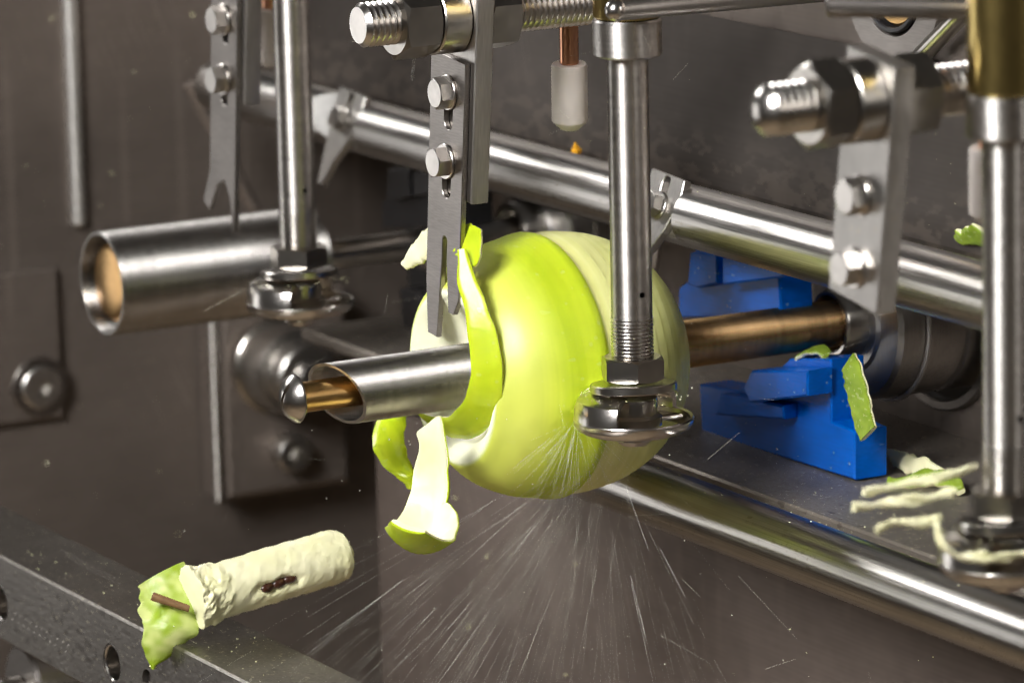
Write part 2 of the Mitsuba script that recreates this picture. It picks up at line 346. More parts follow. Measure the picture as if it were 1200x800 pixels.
# ------------------------------------------------------------------ the machine's housing
HOOD_Y0, HOOD_Z0, HOOD_Y1, HOOD_Z1 = 70.0, 40.0, 79.0, 87.5
XL, XR = -352.0, 330.0
def sheet_profile(pts, x0, x1, t=1.5):
    """a folded sheet: the (y, z) line thickened, along x"""
    pl = LineString(pts).buffer(t / 2, cap_style='flat', join_style='round', quad_segs=5)
    m = bevel_plate(pl, x1 - x0, .2)
    return turn(m, 'x', (x0, 0, 0))
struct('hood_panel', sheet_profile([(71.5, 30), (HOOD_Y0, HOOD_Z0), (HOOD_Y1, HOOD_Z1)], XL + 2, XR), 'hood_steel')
struct('upper_panel', sheet_profile([(HOOD_Y1 + 2.5, HOOD_Z1 - 1), (HOOD_Y1 + 6, HOOD_Z1 + 120)], XL + 2, XR), 'panel_steel')
HOLE = 29.0
wall = sbox(-330, -39, XR, 75)
for hx in (0, -190): wall = wall.difference(Point(hx, 0).buffer(HOLE, quad_segs=20))
struct('back_panel', turn(bevel_plate(wall, 3, .4), 'front', (0, 136, 0)), 'panel_steel')
struct('end_wall', turn(bevel_plate(sbox(-62, -330, 142, 76), 3, .5), 'side', (XL - 3, 0, 0)), 'panel_steel')
struct('inner_wall', block(1200, 4, 800, .5, (-100, 260, 0)), 'black_gap')
struct('lower_panel', turn(bevel_plate(sbox(-232, -300, 260, -62), 3, .8), 'front', (0, 66, 0)), 'lower_steel')
TZ = -37.3; TY = at(1100, 654, z=TZ)[1]
struct('table_plate', block(620, 94, 4, .7, (60, TY + 47, TZ - 2)), 'table_steel')

# end wall fittings
e = at(85, 130, x=XL); t = thing('trim_bar', 'pale upright rounded trim bar on the end wall at the upper left', 'trim bar')
part(t, 'bar', moved(lathe([(0, 0), (2.2, .2), (3.0, 1.2), (3.0, 168), (0, 169)], 32), (XL + 1.2, e[1], at(85, 265, x=XL)[2])), 'milled_steel')
e = at(40, 450, x=XL); y1 = at(76, 490, x=XL + 5)[1]; z0 = at(40, 494, x=XL + 5)[2]; z1 = at(40, 318, x=XL + 5)[2]
t = thing('screw_plate', 'dark steel plate with one recessed socket screw at the left edge', 'plate')
part(t, 'plate', turn(bevel_plate(sbox(y1 - 60, z0, y1, z1), 4, .8), 'side', (XL + .2, 0, 0)), 'panel_steel')
s = part(t, 'socket_screw', turn(tri(man(lathe([(0, 0), (7.6, 0), (7.6, 2.2), (6.8, 3), (0, 3)], 48)) - m3.Manifold.cylinder(4, 3.2, 3.2, 6).translate([0, 0, 1])), 'x', (XL + 4.4, e[1], e[2])), 'plate_steel')
part(t, 'washer', turn(ring(7.9, 10.5, 0, 1.2), 'x', (XL + 4.3, e[1], e[2])), 'blade_steel')
# bearing block behind the first station
e = at(262, 480, x=XL + 20); zt = at(262, 375, x=XL + 20)[2]; zb = at(300, 582, x=XL + 20)[2]; yr = at(412, 560, x=XL + 20)[1]
t = thing('bearing_block', 'dull steel bearing block with stepped boss below the brass plugged tube', 'bearing block')
part(t, 'plate', turn(bevel_plate(sbox(e[1], zb, yr, zt + 6), 20, 2.2), 'side', (XL + .2, 0, 0)), 'panel_steel')
part(t, 'edge_strip', moved(cyl(2.2, 0, zt + 4 - zb, .5, 32), (XL + 18.4, e[1] - 2.3, zb)), 'turned_steel_rod')
b = at(326, 428, x=XL + 22)
part(t, 'flange', turn(ring(10, 17.4, 0, 3, .6), 'x', (XL + 20.3, b[1], b[2])), 'nut_steel')
part(t, 'boss', turn(lathe([(0, 0), (15.3, 0), (15.8, .6), (15.5, 15), (14.6, 16.5), (11.6, 16.6), (11.3, 24), (10.2, 25.2), (6, 25.4), (5.6, 28), (4.8, 29), (0, 29)]), 'x', (XL + 20.4, b[1], b[2])), 'plate_steel')
e = at(341, 530, x=XL + 24)
part(t, 'cap_screw', turn(tri(man(lathe([(0, 0), (6.6, 0), (6.6, 7), (6, 7.8), (0, 7.8)], 48)) - m3.Manifold.cylinder(5, 3.0, 3.0, 6).translate([0, 0, 4])), 'x', (XL + 20.3, e[1], e[2])), 'plate_steel')

# ------------------------------------------------------------------ rails
RY, RZ, RR = 45.0, 37.6, 8.9
rail = man(turn(cyl(RR, -306, 250, .6, 128), 'x', (0, RY, RZ)))
FN = np.array([0, -.93, .37]); FN /= np.linalg.norm(FN)            # outward normal of the milled pockets
FT = np.array([0, .37, .93]); FT /= np.linalg.norm(FT)
def frame(o, u, v, n, m):
    m = m.copy(); q = m.vertices; m.vertices = np.asarray(o) + q[:, :1] * u + q[:, 1:2] * v + q[:, 2:3] * n; return m
NOTCH = [(-5.5, 0), (-200.0, 1)]
EX = np.array([1.0, 0, 0]); faces = []
for nx, k in NOTCH:
    o = np.array([nx, RY, RZ])
    rail = rail - man(frame(o + FN * 4.6, EX, FT, FN, block(20.5, 40, 20, .2, (.6, 0, 10))))
    th = math.radians(21)                                     # the slanted run-in left of the pocket
    F2 = np.array([0, -.82, .57]); F2 /= np.linalg.norm(F2)
    u2 = EX * math.cos(th) - F2 * math.sin(th); n2 = F2 * math.cos(th) + EX * math.sin(th)
    tv = np.cross(n2, u2)
    faces.append(rail ^ man(frame(o + FN * 3.9 - EX * 9.66, u2, tv, n2, block(40, 40, .25, .02, (-20.05, 0, .10)))))
    rail = rail - man(frame(o + FN * 3.9 - EX * 9.66, u2, tv, n2, block(40, 40, 20, .02, (-20.0, 0, 10))))
t = thing('notched_rail', 'thick round steel rail with milled flats running behind the hanging brackets', 'rail')
part(t, 'bar', tri(rail), 'drawn_steel', 25)
for f in faces: part(t, 'milled_face', tri(f), 'milled_steel', 25)
for nx, k in NOTCH:
    o = np.array([nx, RY, RZ]) + FN * 4.65
    t = thing('scoring_blade', ['slotted scoring blade bolted on the rail, its point against the apple', 'slotted scoring blade bolted on the far rail flat, left of centre'][k], 'blade', 'scoring blades on the rail')
    body = Polygon([(-8.6, 9.6), (9.0, 8.6), (9.9, 3), (6, -7), (1.5, -13.5), (-1.4, -21.5), (-3.6, -21.5), (-5.2, -13.5), (-7.2, -2)]).buffer(.5, quad_segs=3).difference(slot(4.0, 11, .6, 3.4))
    pl = bevel_plate(body, 2.6, .3)
    part(t, 'blade', frame(o, EX, FT, FN, pl), 'plate_steel')
    part(t, 'washer', frame(o + EX * .6 + FN * 2.65, EX, FT, FN, ring(2.0, 4.3, 0, .8)), 'bright_steel')
    part(t, 'hex_bolt', frame(o + EX * .6 + FN * 3.5, EX, FT, FN, rot(hexagon(6.6, 3.2, top_only=True), [0, 0, 1], 12)), 'nut_steel')
LRY = 28.0; lr = at(970, 656, y=LRY)
single('lower_rail', turn(cyl(8.7, -95, 260, .6, 96), 'x', (0, LRY, lr[2])), 'drawn_steel', 'round steel rail under the table edge, crossing the lower right', 'rail')
e0, e1 = at(222, 96, x=-318), at(300, 246, x=-318)
single('rail_support', rod_between(e0, e1 + np.array([0, 8, -18]), 2.6), 'panel_steel', 'thin dark diagonal stay at the far end of the thick rail', 'stay')

# ------------------------------------------------------------------ stations: chucks, shafts, jaws
def chuck(x, z, label):
    t = thing('spindle_chuck', label, 'chuck', 'spindle chucks in the back panel')
    part(t, 'nose_ring', turn(lathe([(7.2, 0), (8.6, -3.2), (9.6, -3.2), (10.2, -2), (10.4, 4), (7.2, 4), (7.2, 0)]), 'y', (x, 96, z)), 'bright_steel')
    part(t, 'body', turn(lathe([(0, 0), (14, 0), (15, 1), (22.5, 2), (23.6, 3.5), (23.8, 10.6), (23.3, 11.2), (23.3, 12.2), (23.9, 12.6), (23.9, 24), (22.6, 24.6), (22.6, 26), (23.9, 26.6), (23.9, 60), (0, 60)], 96), 'y', (x, 100, z)), 'plate_steel')
    part(t, 'seal_ring', turn(ring(24.1, 25.3, 0, 1.3, .3, 96), 'y', (x, 110.8, z)), 'milled_steel')
    part(t, 'rim', turn(ring(27.2, 30.6, -2.4, 2, .6, 96), 'y', (x, 132.9, z)), 'blade_steel')
chuck(0, 0, 'dark turned steel chuck at the right, holding the brass shaft')
chuck(-190, -1.2, 'steel chuck far behind the fork plate, mostly hidden')

single('brass_shaft', turn(cyl(6.9, 30.5, 101, .4, 96), 'y'), 'brass_shaft', 'spinning brown brass shaft between the apple and the right chuck', 'shaft')
t = thing('plugged_tube', 'large polished steel tube with a bronze plug in its open end', 'tube')
xa, za, ya = -190, -1.2, -53.5
part(t, 'tube', turn(lathe([(14.9, .6), (15.3, 0), (16.0, 0), (16.5, .5), (16.5, 72), (15.6, 73.6), (13, 74.4), (5, 74.4), (0, 74.4), (0, 70), (14.9, 70), (14.9, .6)], 128), 'y', (xa, ya, za)), 'turned_steel_tube', label=None)
part(t, 'plug', turn(lathe([(0, 1.5), (3.5, 1.65), (7, 1.95), (10.2, 2.4), (11.6, 2.9), (12.3, 3.6), (12.3, 60), (0, 60)], 96), 'y', (xa, ya, za)), 'bronze_face', label='bronze plug')
part(t, 'shaft', turn(cyl(4.9, 20.5, 102, .3), 'y', (xa, 0, za)), 'nut_steel')

def jaw_px(x0, pts, y=75.0):
    return Polygon([tuple(at(px, py, y=y)[[0, 2]]) for px, py in pts])
def jaws(dx, dz, mat, label_lo, label_hi):
    t = thing('cradle_jaw', label_lo, 'jaw', 'cradle jaws behind the fruit')
    lo = jaw_px(0, [(822, 506), (1001, 562), (1001, 505), (974, 494), (974, 421), (925, 420), (905, 440), (884, 452), (862, 457), (819, 450)])
    lo = affinity.translate(lo, dx, dz)
    part(t, 'body', turn(bevel_plate(lo, 11.5, .5), 'front', (0, 86.5, 0)), mat)
    tp = jaw_px(0, [(892, 470), (960, 462), (960, 432), (893, 432), (884, 452)], 70)
    part(t, 'tooth', turn(bevel_plate(affinity.translate(tp, dx, dz), 9, .6), 'front', (0, 74.95, 0)), mat)
    tp = jaw_px(0, [(845, 485), (925, 490), (925, 474), (850, 460)], 72)
    part(t, 'tooth', turn(bevel_plate(affinity.translate(tp, dx, dz), 5, .6), 'front', (0, 74.95, 0)), mat)
    t = thing('cradle_jaw', label_hi, 'jaw', 'cradle jaws behind the fruit')
    hi = jaw_px(0, [(795, 372), (915, 372), (912, 318), (925, 305), (925, 285), (815, 283), (812, 325), (795, 338)])
    part(t, 'body', turn(bevel_plate(affinity.translate(hi, dx, dz), 11.5, .5), 'front', (0, 86.5, 0)), mat)
    tp = jaw_px(0, [(853, 333), (925, 324), (925, 300), (853, 300)], 68)
    part(t, 'tooth', turn(bevel_plate(affinity.translate(tp, dx, dz), 9, .6), 'front', (0, 74.95, 0)), mat)
    tp = jaw_px(0, [(812, 332), (824, 337), (847, 331), (847, 296), (815, 295)], 70)
    part(t, 'tooth', turn(bevel_plate(affinity.translate(tp, dx, dz), 7, .6), 'front', (0, 74.95, 0)), mat)
jaws(0, 0, 'blue_plastic', 'bright blue stepped plastic jaw on the table below the brass shaft', 'bright blue plastic jaw above the brass shaft, under the thick rail')
jaws(-190, -1.2, 'black_plastic', 'black plastic jaw below the shaft of the plugged tube', 'black plastic jaw above the shaft of the plugged tube')

# ------------------------------------------------------------------ peeling heads on upright rods
def peeling_head(x, y, z, label, top, collar=None, cut=0.0, lever=None):
    """z = middle of the lock nut"""
    t = thing('peeling_head', label, 'peeling head', 'peeling heads on upright rods')
    def P(name, m, mat, smooth=32, par=None): return part(par or t, name, moved(m, (x, y, z)), mat, smooth)
    rodm = man(lathe([(0, -2), (5.25, -2), (5.6, 12.5), (5.6, 13), (5.6, top - z), (0, top - z)], 80)) - man(turn(cyl(.8, 0, 12, .05, 20), 'x', (0, 0, 21)))
    P('rod', tri(rodm), 'turned_steel_rod')
    P('thread', moved(threaded(5.85, 0, 12, 1.0, .5, .3), (0, 0, 2)), 'bright_steel', 24)
    P('lock_nut', moved(rot(hexagon(15.8, 6.4, 5.0), [0, 0, 1], cut + 8), (0, 0, -3.2)), 'nut_steel', 22)
    P('washer', rot(moved(ring(5.2, 11.9, 0, 2.3, .35), (0, 0, -6.4)), [.3, 1, 0], -5), 'nut_steel')
    # cup with a quarter cut away, standing on the ring blade
    prof = [(9.0, -6.9), (13.0, -7.2), (15.4, -8.6), (16.3, -11.0), (16.4, -13.6), (15.0, -13.6), (14.8, -11.2), (14.0, -9.7), (12.4, -8.7), (9.0, -8.4), (9.0, -6.9)]
    cup = man(lathe(prof, 96)); wedge = m3.CrossSection([[(0, 0)] + [(40 * math.cos(math.radians(a)), 40 * math.sin(math.radians(a))) for a in np.linspace(-75, 75, 7)]]).extrude(30).translate([0, 0, -30])
    cupm = tri(cup - wedge); cupm = rot(cupm, [0, 0, 1], 28 + cut)
    P('cutter_cup', cupm, 'bright_steel', 30)
    P('ring_blade', lathe([(15.6, -13.9), (16.3, -13.5), (16.6, -14.0), (16.4, -15.4), (15.6, -16.6), (14.2, -17.4), (14.3, -17.0), (15.3, -16.2), (15.8, -15.2), (15.6, -13.9)], 96), 'bright_steel', 30)
    for q in range(2): P('spoke', rot(moved(block(10, 3.2, 1.2, .3), (10, 0, -15.2)), [0, 0, 1], 90 + 180 * q + cut), 'bright_steel')
    P('hub', lathe([(0, -8), (6.4, -8.2), (6.6, -9), (6.6, -12.6), (7.8, -13.4), (7.8, -15.8), (6.6, -16.6), (0, -16.6)], 64), 'nut_steel')
    P('end_screw', lathe([(0, -16.7), (5.2, -16.9), (5.4, -18), (5.2, -20), (3.6, -21.4), (0, -21.8)], 48), 'bright_steel')
    if collar is not None:
        P('collar', moved(ring(5.0, 9.4, -5, 5.2, .6), (0, 0, collar - z)), 'turned_steel_rod')
        P('sleeve', moved(cyl(9.1, 5.5, 60, .5), (0, 0, collar - z)), 'yellow_brass')
    return t
peeling_head(53.5, -6.2, 8.8, 'peeling head in the centre, its ring blade pressed on the spinning apple', 99, 99.5)
peeling_head(-137, -11, 11, 'peeling head at the left, hanging in front of the plugged tube', 150, None, 10)
tc = peeling_head(243, -17, 11, 'peeling head at the right edge, draped with pale peel strands', 103, 103.5, -6)

# ------------------------------------------------------------------ fork brackets
HEX5, WASH5 = hexagon(7.8, 3.6, top_only=True), ring(2.3, 5.0, 0, .8, .2)
def fork_bracket(bx, bz, ytip, lean, label, bolts, bar_bottom, plate, dome=False, stub=10.5, nut=11.0, bush=8.6):
    """bx, bz = axis of the hanging bolt; the bar, plate and bolts hang from it, leaning about it"""
    t = thing('fork_bracket', label, 'bracket', 'brackets hanging from threaded bolts')
    piv = (bx, 0, bz)
    def L(m): return rot(m, [0, 1, 0], lean, piv)
    sb = threaded(6.2, 0, 72, 2.1 if dome else 1.75, 1.35 if dome else .95, 1.0, dome)
    part(t, 'threaded_bolt', turn(sb, 'y', (bx, ytip, bz)), 'bright_steel', 24)
    part(t, 'shank', turn(cyl(5.7, 72.1, 110, .4), 'y', (bx, ytip, bz)), 'blade_steel')
    y = ytip + stub
    part(t, 'front_nut', turn(rot(hexagon(18.6, nut, 5.9), [0, 0, 1], 4), 'y', (bx, y, bz)), 'nut_steel', 22); y += nut + .3
    part(t, 'bush', turn(ring(6.3, 10.1, 0, bush, .45), 'y', (bx, y, bz)), 'nut_steel'); y += bush + .2
    y0 = y
    bar = sbox(-9.6, bar_bottom, 11.2, 10.6).difference(Point(0, 0).buffer(6.4, quad_segs=10))
    part(t, 'bar', L(turn(bevel_plate(bar, 5.6, .35), 'front', (bx, y0 + 5.6, bz))), 'plate_steel')
    part(t, 'rear_nut', turn(rot(hexagon(18.6, 10, 5.9), [0, 0, 1], 14), 'y', (bx, y0 + 5.9, bz)), 'nut_steel', 22)
    yp = y0 - .15
    if plate is not None:
        part(t, 'fork_plate', L(turn(bevel_plate(plate, 1.7, .22), 'front', (bx, yp, bz))), 'blade_steel'); yp -= 1.75
    for k, (u, w) in enumerate(bolts):
        hb = part(t, 'hex_bolt', L(turn(rot(HEX5, [0, 0, 1], 17 + 31 * k), 'front', (bx + u, yp - .85, bz + w))), 'screw_steel', 22)
        part(hb, 'washer', L(turn(WASH5, 'front', (bx + u, yp - .02, bz + w))), 'bright_steel')
    return t
# centre
bolts = [(0, -21.5), (0, -41.2)]
pl = Polygon([(-10.6, -11.5), (9.0, -11.5), (9.2, -79), (6.2, -84), (3.4, -84), (1.6, -70), (-1.0, -70), (-2.8, -93.0), (-8.0, -93.0), (-9.8, -78)])
pl = pl.difference(sbox(-1.0, -72, 1.5, -64).union(Point(.25, -64).buffer(1.25))).difference(slot(4.6, 14, .3, -25)).difference(slot(4.6, 14, .3, -44.6))
fork_bracket(5.6, 102.4, -62.6, 6.3, 'centre bracket whose fork plate is peeling the spinning apple', bolts, -51, pl)
# far left
pl = Polygon([(-9.4, 30), (9.0, 30), (9.0, -66), (7.6, -66), (5.6, -56), (1.5, -50.5), (-3.5, -53.5), (-8.5, -63), (-13, -61.0), (-8.6, -49.5)])
pl = pl.difference(slot(4.6, 12, 1, -1.5)).difference(slot(4.6, 12, 1, -21.0))
ba = at(243, 27, y=-27)
fork_bracket(ba[0] - 1, ba[2] + 22, -48.5, 6.0, 'far left bracket with a fish-tail fork plate and a wide bar', [(0, -22), (0, -41)], -47, affinity.translate(pl, 0, -22))
# right
bc = at(1000, 118, y=-43)
fork_bracket(bc[0], bc[2], -70.0, 8.5, 'right bracket with a bare bar, blurred close to the camera', [(0.6, -23.5), (0.6, -41.5)], -50, None, dome=True, stub=13.8, nut=9.0, bush=7.3)

# ------------------------------------------------------------------ coring tube
t = thing('coring_tube', 'spinning steel coring tube sticking out of the apple, its end cut slantwise', 'coring tube')
tube = man(turn(lathe([(8.0, -84), (8.9, -84), (8.9, -18), (8.0, -18), (8.0, -84)], 128), 'y'))
nrm = np.array([-.42, 1.0, .36]); nrm /= np.linalg.norm(nrm)
tube = tube.trim_by_plane(nrm.tolist(), float(nrm @ np.array([0, -69.5, 0])))
part(t, 'tube', tri(tube), 'turned_steel_tube', 30)
part(t, 'ejector_rod', turn(cyl(4.3, -82, -30, .2), 'y', (-.4, 0, .2)), 'brass', label='brass ejector rod')
hd = man(turn(lathe([(0, -86.4), (2.6, -86.0), (5.0, -84.9), (6.7, -83.0), (6.9, -82.3), (6.5, -81.9), (0, -81.9)], 72), 'y'))
hd = hd - man(rot(block(1.1, 4, 9.5, .05, (0, -86.4, 0)), [0, 1, 0], 24))
part(t, 'button_head', moved(tri(hd), (-.4, 0, .2)), 'bright_steel', label='domed button head with a slot')

# ------------------------------------------------------------------ the apple and its peel
prof = [(8.7, -20), (10, -21.8), (13, -24.2), (17, -27.6), (20, -30.6), (22.3, -32.6), (24.0, -33.2), (25.8, -32.6), (27.4, -31.0), (30.6, -27.6), (33.6, -22.8), (36.1, -16.4), (37.6, -9), (37.9, -4.3), (37.3, -3.2), (37.4, 0), (37.2, 5), (36.2, 11), (34.3, 17), (31.6, 22.3), (27.8, 27), (23.0, 30.7), (17.5, 33), (12, 33.2), (9, 31.5), (7.0, 29), (7.0, 10), (8.7, 10), (8.7, -20)]
pp = np.array(prof); sm = curve(np.column_stack([pp[:26], np.zeros(26)]), 300)[:, :2]
am = turn(lathe(np.vstack([sm, pp[26:]]), 240), 'y')
v = am.vertices; th = np.arctan2(v[:, 2], v[:, 0]); rr = np.hypot(v[:, 0], v[:, 2])
f = 1 + np.where(rr > 11, .006 * np.sin(3 * th + .6) + .006 * np.sin(2 * th + 2), 0)
rid = (th / 6.2832 + v[:, 1] / 3.4) % 1.0                      # the spiral steps the ring blade leaves on the flesh
f = f + np.where((rr > 14) & (v[:, 1] > -3.0), (.10 * rid ** 2 * np.clip((v[:, 1] + 3) / 1.5, 0, 1)) / np.maximum(rr, 1), 0)
am.vertices = np.column_stack([v[:, 0] * f, v[:, 1], v[:, 2] * f])
single('apple', am, 'apple_surface', 'bright green apple spinning on the coring tube, half of it peeled', 'apple', True)

def peel(name, label, path, wdir, half, thick, bend=None, seed=0, flip=1, cat='peel', rag=.25, skin=.5, mat='peel_skin'):
    t = thing(name, label, cat)
    part(t, 'flesh', strip(path, wdir, half, 0, thick * flip, bend, seed, rag), 'flesh', 50)
    part(t, 'skin', strip(path, wdir, half, 0, -skin * flip, bend, seed, rag), mat, 50)
    return t
# ribbon that leaves the fork, runs round the front of the apple and falls away under the tube
pts = [(541, 292, -35.6), (545, 315, -36), (553, 345, -36), (561, 375, -36), (568, 405, -35.6), (571, 435, -35.6), (568, 463, -35.6), (557, 487, -35.6), (540, 500, -35.6), (520, 500, -35.6), (500, 492, -35.6)]
path = np.array([at(a, b, y=c) for a, b, c in pts])
wd = []
for p in path:
    r = np.array([p[0], 0, p[2]]); r /= np.linalg.norm(r); wd.append(r * .75 + np.array([0, .66, 0]))
peel('peel_ribbon', 'glossy green peel ribbon curling round the front of the apple from the fork', path, wd, [1.6, 2.6, 3.4, 4.0, 4.3, 4.6, 5.0, 5.2, 5, 4.6, 4], .9, seed=3, flip=-1, rag=.4)
A = lambda a, b, y: at(a, b, y=y)
peel('peel_flap', 'white fleshed scrap of peel caught left of the fork plate', [A(476, 312, -33), A(487, 300, -32), A(499, 288, -32), A(508, 276, -32)], [(.3, 0, 1)] * 4, [1.0, 3.4, 4.3, 3.2], 1.2, seed=5, flip=1, rag=.45)
peel('peel_flap', 'green peel flap sticking out right of the fork plate', [A(543, 268, -31), A(549, 284, -32), A(549, 300, -33), A(543, 318, -34)], [(1, .1, 0)] * 4, [1.0, 6.0, 5.5, 1.0], 1.2, seed=6, flip=-1, rag=.7)
# tongue hanging below
pts = [(505, 498, -47), (511, 520, -47), (514, 545, -46), (516, 570, -46), (514, 595, -47), (509, 615, -50), (502, 636, -56), (492, 646, -63), (481, 637, -70), (476, 620, -74)]
path = np.array([at(a, b, y=c) for a, b, c in pts])
peel('hanging_peel', 'long pale tongue of peel hanging under the apple, green at its tip', path, [(.94, .27, 0)] * 5 + [(.85, .45, .0)] * 3, [4.6, 5.8, 6.8, 7.6, 8.6, 9.2, 9.2, 8.4, 5], 1.5, bend=[.5, 2, 4, 5.4, 6, 6, 5, 3, 1], seed=9, flip=1, rag=.5, skin=.7)
pts = [(470, 470, -36), (458, 492, -35.6), (455, 515, -40), (463, 537, -41), (476, 555, -41), (482, 572, -40)]
path = np.array([at(a, b, y=c) for a, b, c in pts])
peel('curled_peel', 'short green curl of peel under the coring tube', path, [(.5, .86, 0)] * 6, [3, 4.2, 4.6, 4.4, 3.2, 1.2], 1.8, bend=[-1, -1.5, -1.5, -1, -1, -1], seed=10, flip=-1)

# ------------------------------------------------------------------ square bar with the apple core
BY, BD, BH = -105.0, 27.0, 27.0
BZ = at(150, 728, y=BY)[2]
bar = man(block(420, BD, BH, .7, (-20, BY + BD / 2, BZ - BH / 2)))
holes = [at(131, 777, y=BY), at(0, 707, y=BY)]
for h in holes: bar = bar - man(turn(cyl(6.0, -1, 9, .05, 48), 'y', (h[0], BY, h[2])))
hb = at(173, 798, y=BY)
bar = bar - man(turn(cyl(3.6, -1, 12, .05, 32), 'y', (hb[0], BY, hb[2])))
pits = []
for i in range(11):
    for j in range(2):
        q = at(18 + 6.2 * i - 3 * j, 718 + 3.7 * i + 7 * j, y=BY); pits.append(m3.Manifold.sphere(.42, 12).translate([q[0], BY - .1, q[2]]))
        q = at(72 + 6.2 * i + 5 * j, 645 + 3.1 * i + 8 * j, z=BZ); pits.append(m3.Manifold.sphere(.42, 12).translate([q[0], q[1], BZ + .1]))
bar = bar - m3.Manifold.batch_boolean(pits, m3.OpType.Add)
t = thing('square_bar', 'thick dark square steel bar with bored holes across the lower left', 'bar')
part(t, 'bar', tri(bar), 'beam_steel', 25)
part(t, 'set_screw', turn(threaded(3.3, 0, 8, 1.0, .45), 'y', (hb[0], BY + 1.5, hb[2])), 'blade_steel')
for h in holes: part(t, 'bush', turn(ring(5.0, 5.9, 0, 8, .3, 48), 'y', (h[0], BY + .3, h[2])), 'bright_steel')
# round thing under the bar at the corner
e = at(25, 795, y=-80)
t = thing('roller', 'dark round roller under the square bar in the lower left corner', 'roller')
part(t, 'body', turn(cyl(14, 0, 30, 1.2), 'y', (e[0], -80, e[2] - 3)), 'blade_steel')
part(t, 'axle', turn(cyl(4, -8, 0, .6), 'y', (e[0], -80.1, e[2] - 3)), 'nut_steel')
# core
c0, c1 = at(222, 702, y=BY + 6.5), at(404, 648, y=BY + 58)
ax = c1 - c0; CL = np.linalg.norm(ax)
core = lathe([(0, -CL / 2)] + [(r_, -CL / 2) for r_ in (1.6, 3.2, 4.8, 6.4)] + [(7.9, -CL / 2 + CL * i_ / 110) for i_ in range(111)] + [(r_, CL / 2) for r_ in (6.4, 4.8, 3.2, 1.6)] + [(0, CL / 2)], 128)
v = core.vertices.copy(); n_ = np.column_stack([v[:, :2] / 7.9, np.zeros(len(v))])
fb = meshkit.fbm(v * .35) if hasattr(meshkit, 'fbm') else 0
fine = meshkit.fbm(v * 1.3 + 9)
h = (v[:, 2] + CL / 2) / CL
rag = np.clip(1 - h / .22, 0, 1)
bulge = 1.0 + .9 * rag
rnd = np.hypot(v[:, 0], v[:, 1]) / 7.9
zz = v[:, 2] - 1.4 * np.clip((h - .88) / .12, 0, 1) ** 2 * rnd ** 6 + np.where(h > .995, .9 * (fine - .5), 0)
v2 = v + n_ * (((np.asarray(fb) - .5) * 1.0 + (np.asarray(fine) - .5) * .10) + rag * ((np.asarray(fb) - .5) * 6 + (np.asarray(fine) - .5) * .9 + 1.0) - .55 * np.clip((h - .8) / .2, 0, 1) ** 2)[:, None]
v2[:, 2] = zz
core.vertices = v2
al = trimesh.geometry.align_vectors([0, 0, 1], ax / CL)
core.apply_transform(al); core.vertices += (c0 + c1) / 2
axn = ax / CL; out = TOWARD - axn * (TOWARD @ axn); out /= np.linalg.norm(out); dn = np.cross(out, axn); dn = dn if dn[2] < 0 else -dn
pipdir = out * .90 + dn * .40; pipdir /= np.linalg.norm(pipdir); pipside = np.cross(axn, pipdir)
pc = c0 + ax * ((311 - 222) / (404 - 222.)); q = core.vertices - pc
inside = np.exp(-(np.abs((q @ axn) / 6.6) ** 2.6 + np.abs((q @ pipside + .5 * np.sin((q @ axn) * .8)) / 1.7) ** 2)) * ((q @ pipdir) > 2)
core.vertices = core.vertices - pipdir * (inside * 2.3)[:, None]
t = thing('apple_core', 'pale cylinder of apple core with stalk and seeds lying on the square bar', 'apple core')
part(t, 'flesh', clean(core), 'flesh', True)
# green calyx end of skin
ct = [(186, 672), (196, 694), (199, 714), (196, 734), (188, 757), (179, 783)]
ys = [BY + 1, BY + 1.5, BY + .5, BY - 1.5, BY - 3.2, BY - 4.5]
path = np.array([at(a, b, y=c) for (a, b), c in zip(ct, ys)])
part(t, 'skin', strip(path, [(.50, .85, 0)] * 6, [6.8, 8.4, 8.6, 7.4, 4.6, .5], 0, .6, [-1.2, -3.2, -4.0, -3.0, -1.5, -.5], 12, .6), 'core_skin', 50, label='green skin flared round the stalk')
part(t, 'skin_flesh', strip(path, [(.50, .85, 0)] * 6, [6.8, 8.4, 8.6, 7.4, 4.6, .5], 0, -1.8, [-1.2, -3.2, -4.0, -3.0, -1.5, -.5], 12, .6), 'flesh', 50)
s0, s1 = at(178, 698, y=BY - 5), at(222, 713, y=BY + 4)
part(t, 'stalk', rod_between(s0, s1, 1.25, taper=.8), 'stalk', label='brown stalk')
for a, b, k in ((298, 702, 0), (312, 698, 1), (325, 694, 2)):
    sd = trimesh.creation.icosphere(3); sd.vertices *= (1.45, 1.5, 2.3)
    q = c0 + ax * ((a - 222) / (404 - 222.))
    sd.apply_transform(al); part(t, 'pip', moved(sd, q + pipdir * 6.3 + pipside * (.25 - .3 * k)), 'pip', True)

# ------------------------------------------------------------------ hoses, nozzles, upper fittings
def nozzle(px, py, y, label, tilt):
    p = at(px, py, y=y)
    t = thing('water_nozzle', label, 'nozzle', 'white nozzles on copper pipes')
    def P(name, m, mat, **k): return part(t, name, moved(rot(rot(m, [0, 1, 0], tilt), [1, 0, 0], 3), p), mat, **k)
    P('tip', lathe([(0, 0), (2.6, .2), (4.9, 2.4), (5.15, 2.9), (5.15, 18.6), (4.8, 19.3), (0, 19.3)], 64), 'nylon')
    P('pipe', cyl(2.7, 19.4, 70, .2), 'copper', label='copper pipe')
nozzle(668, 152, 10, 'white nozzle on a copper pipe left of the centre rod', 6)
nozzle(318, 78, 10, 'white nozzle half hidden behind the left rod', 8)
nozzle(1160, 262, 10, 'white nozzle half hidden behind the right rod', 4)

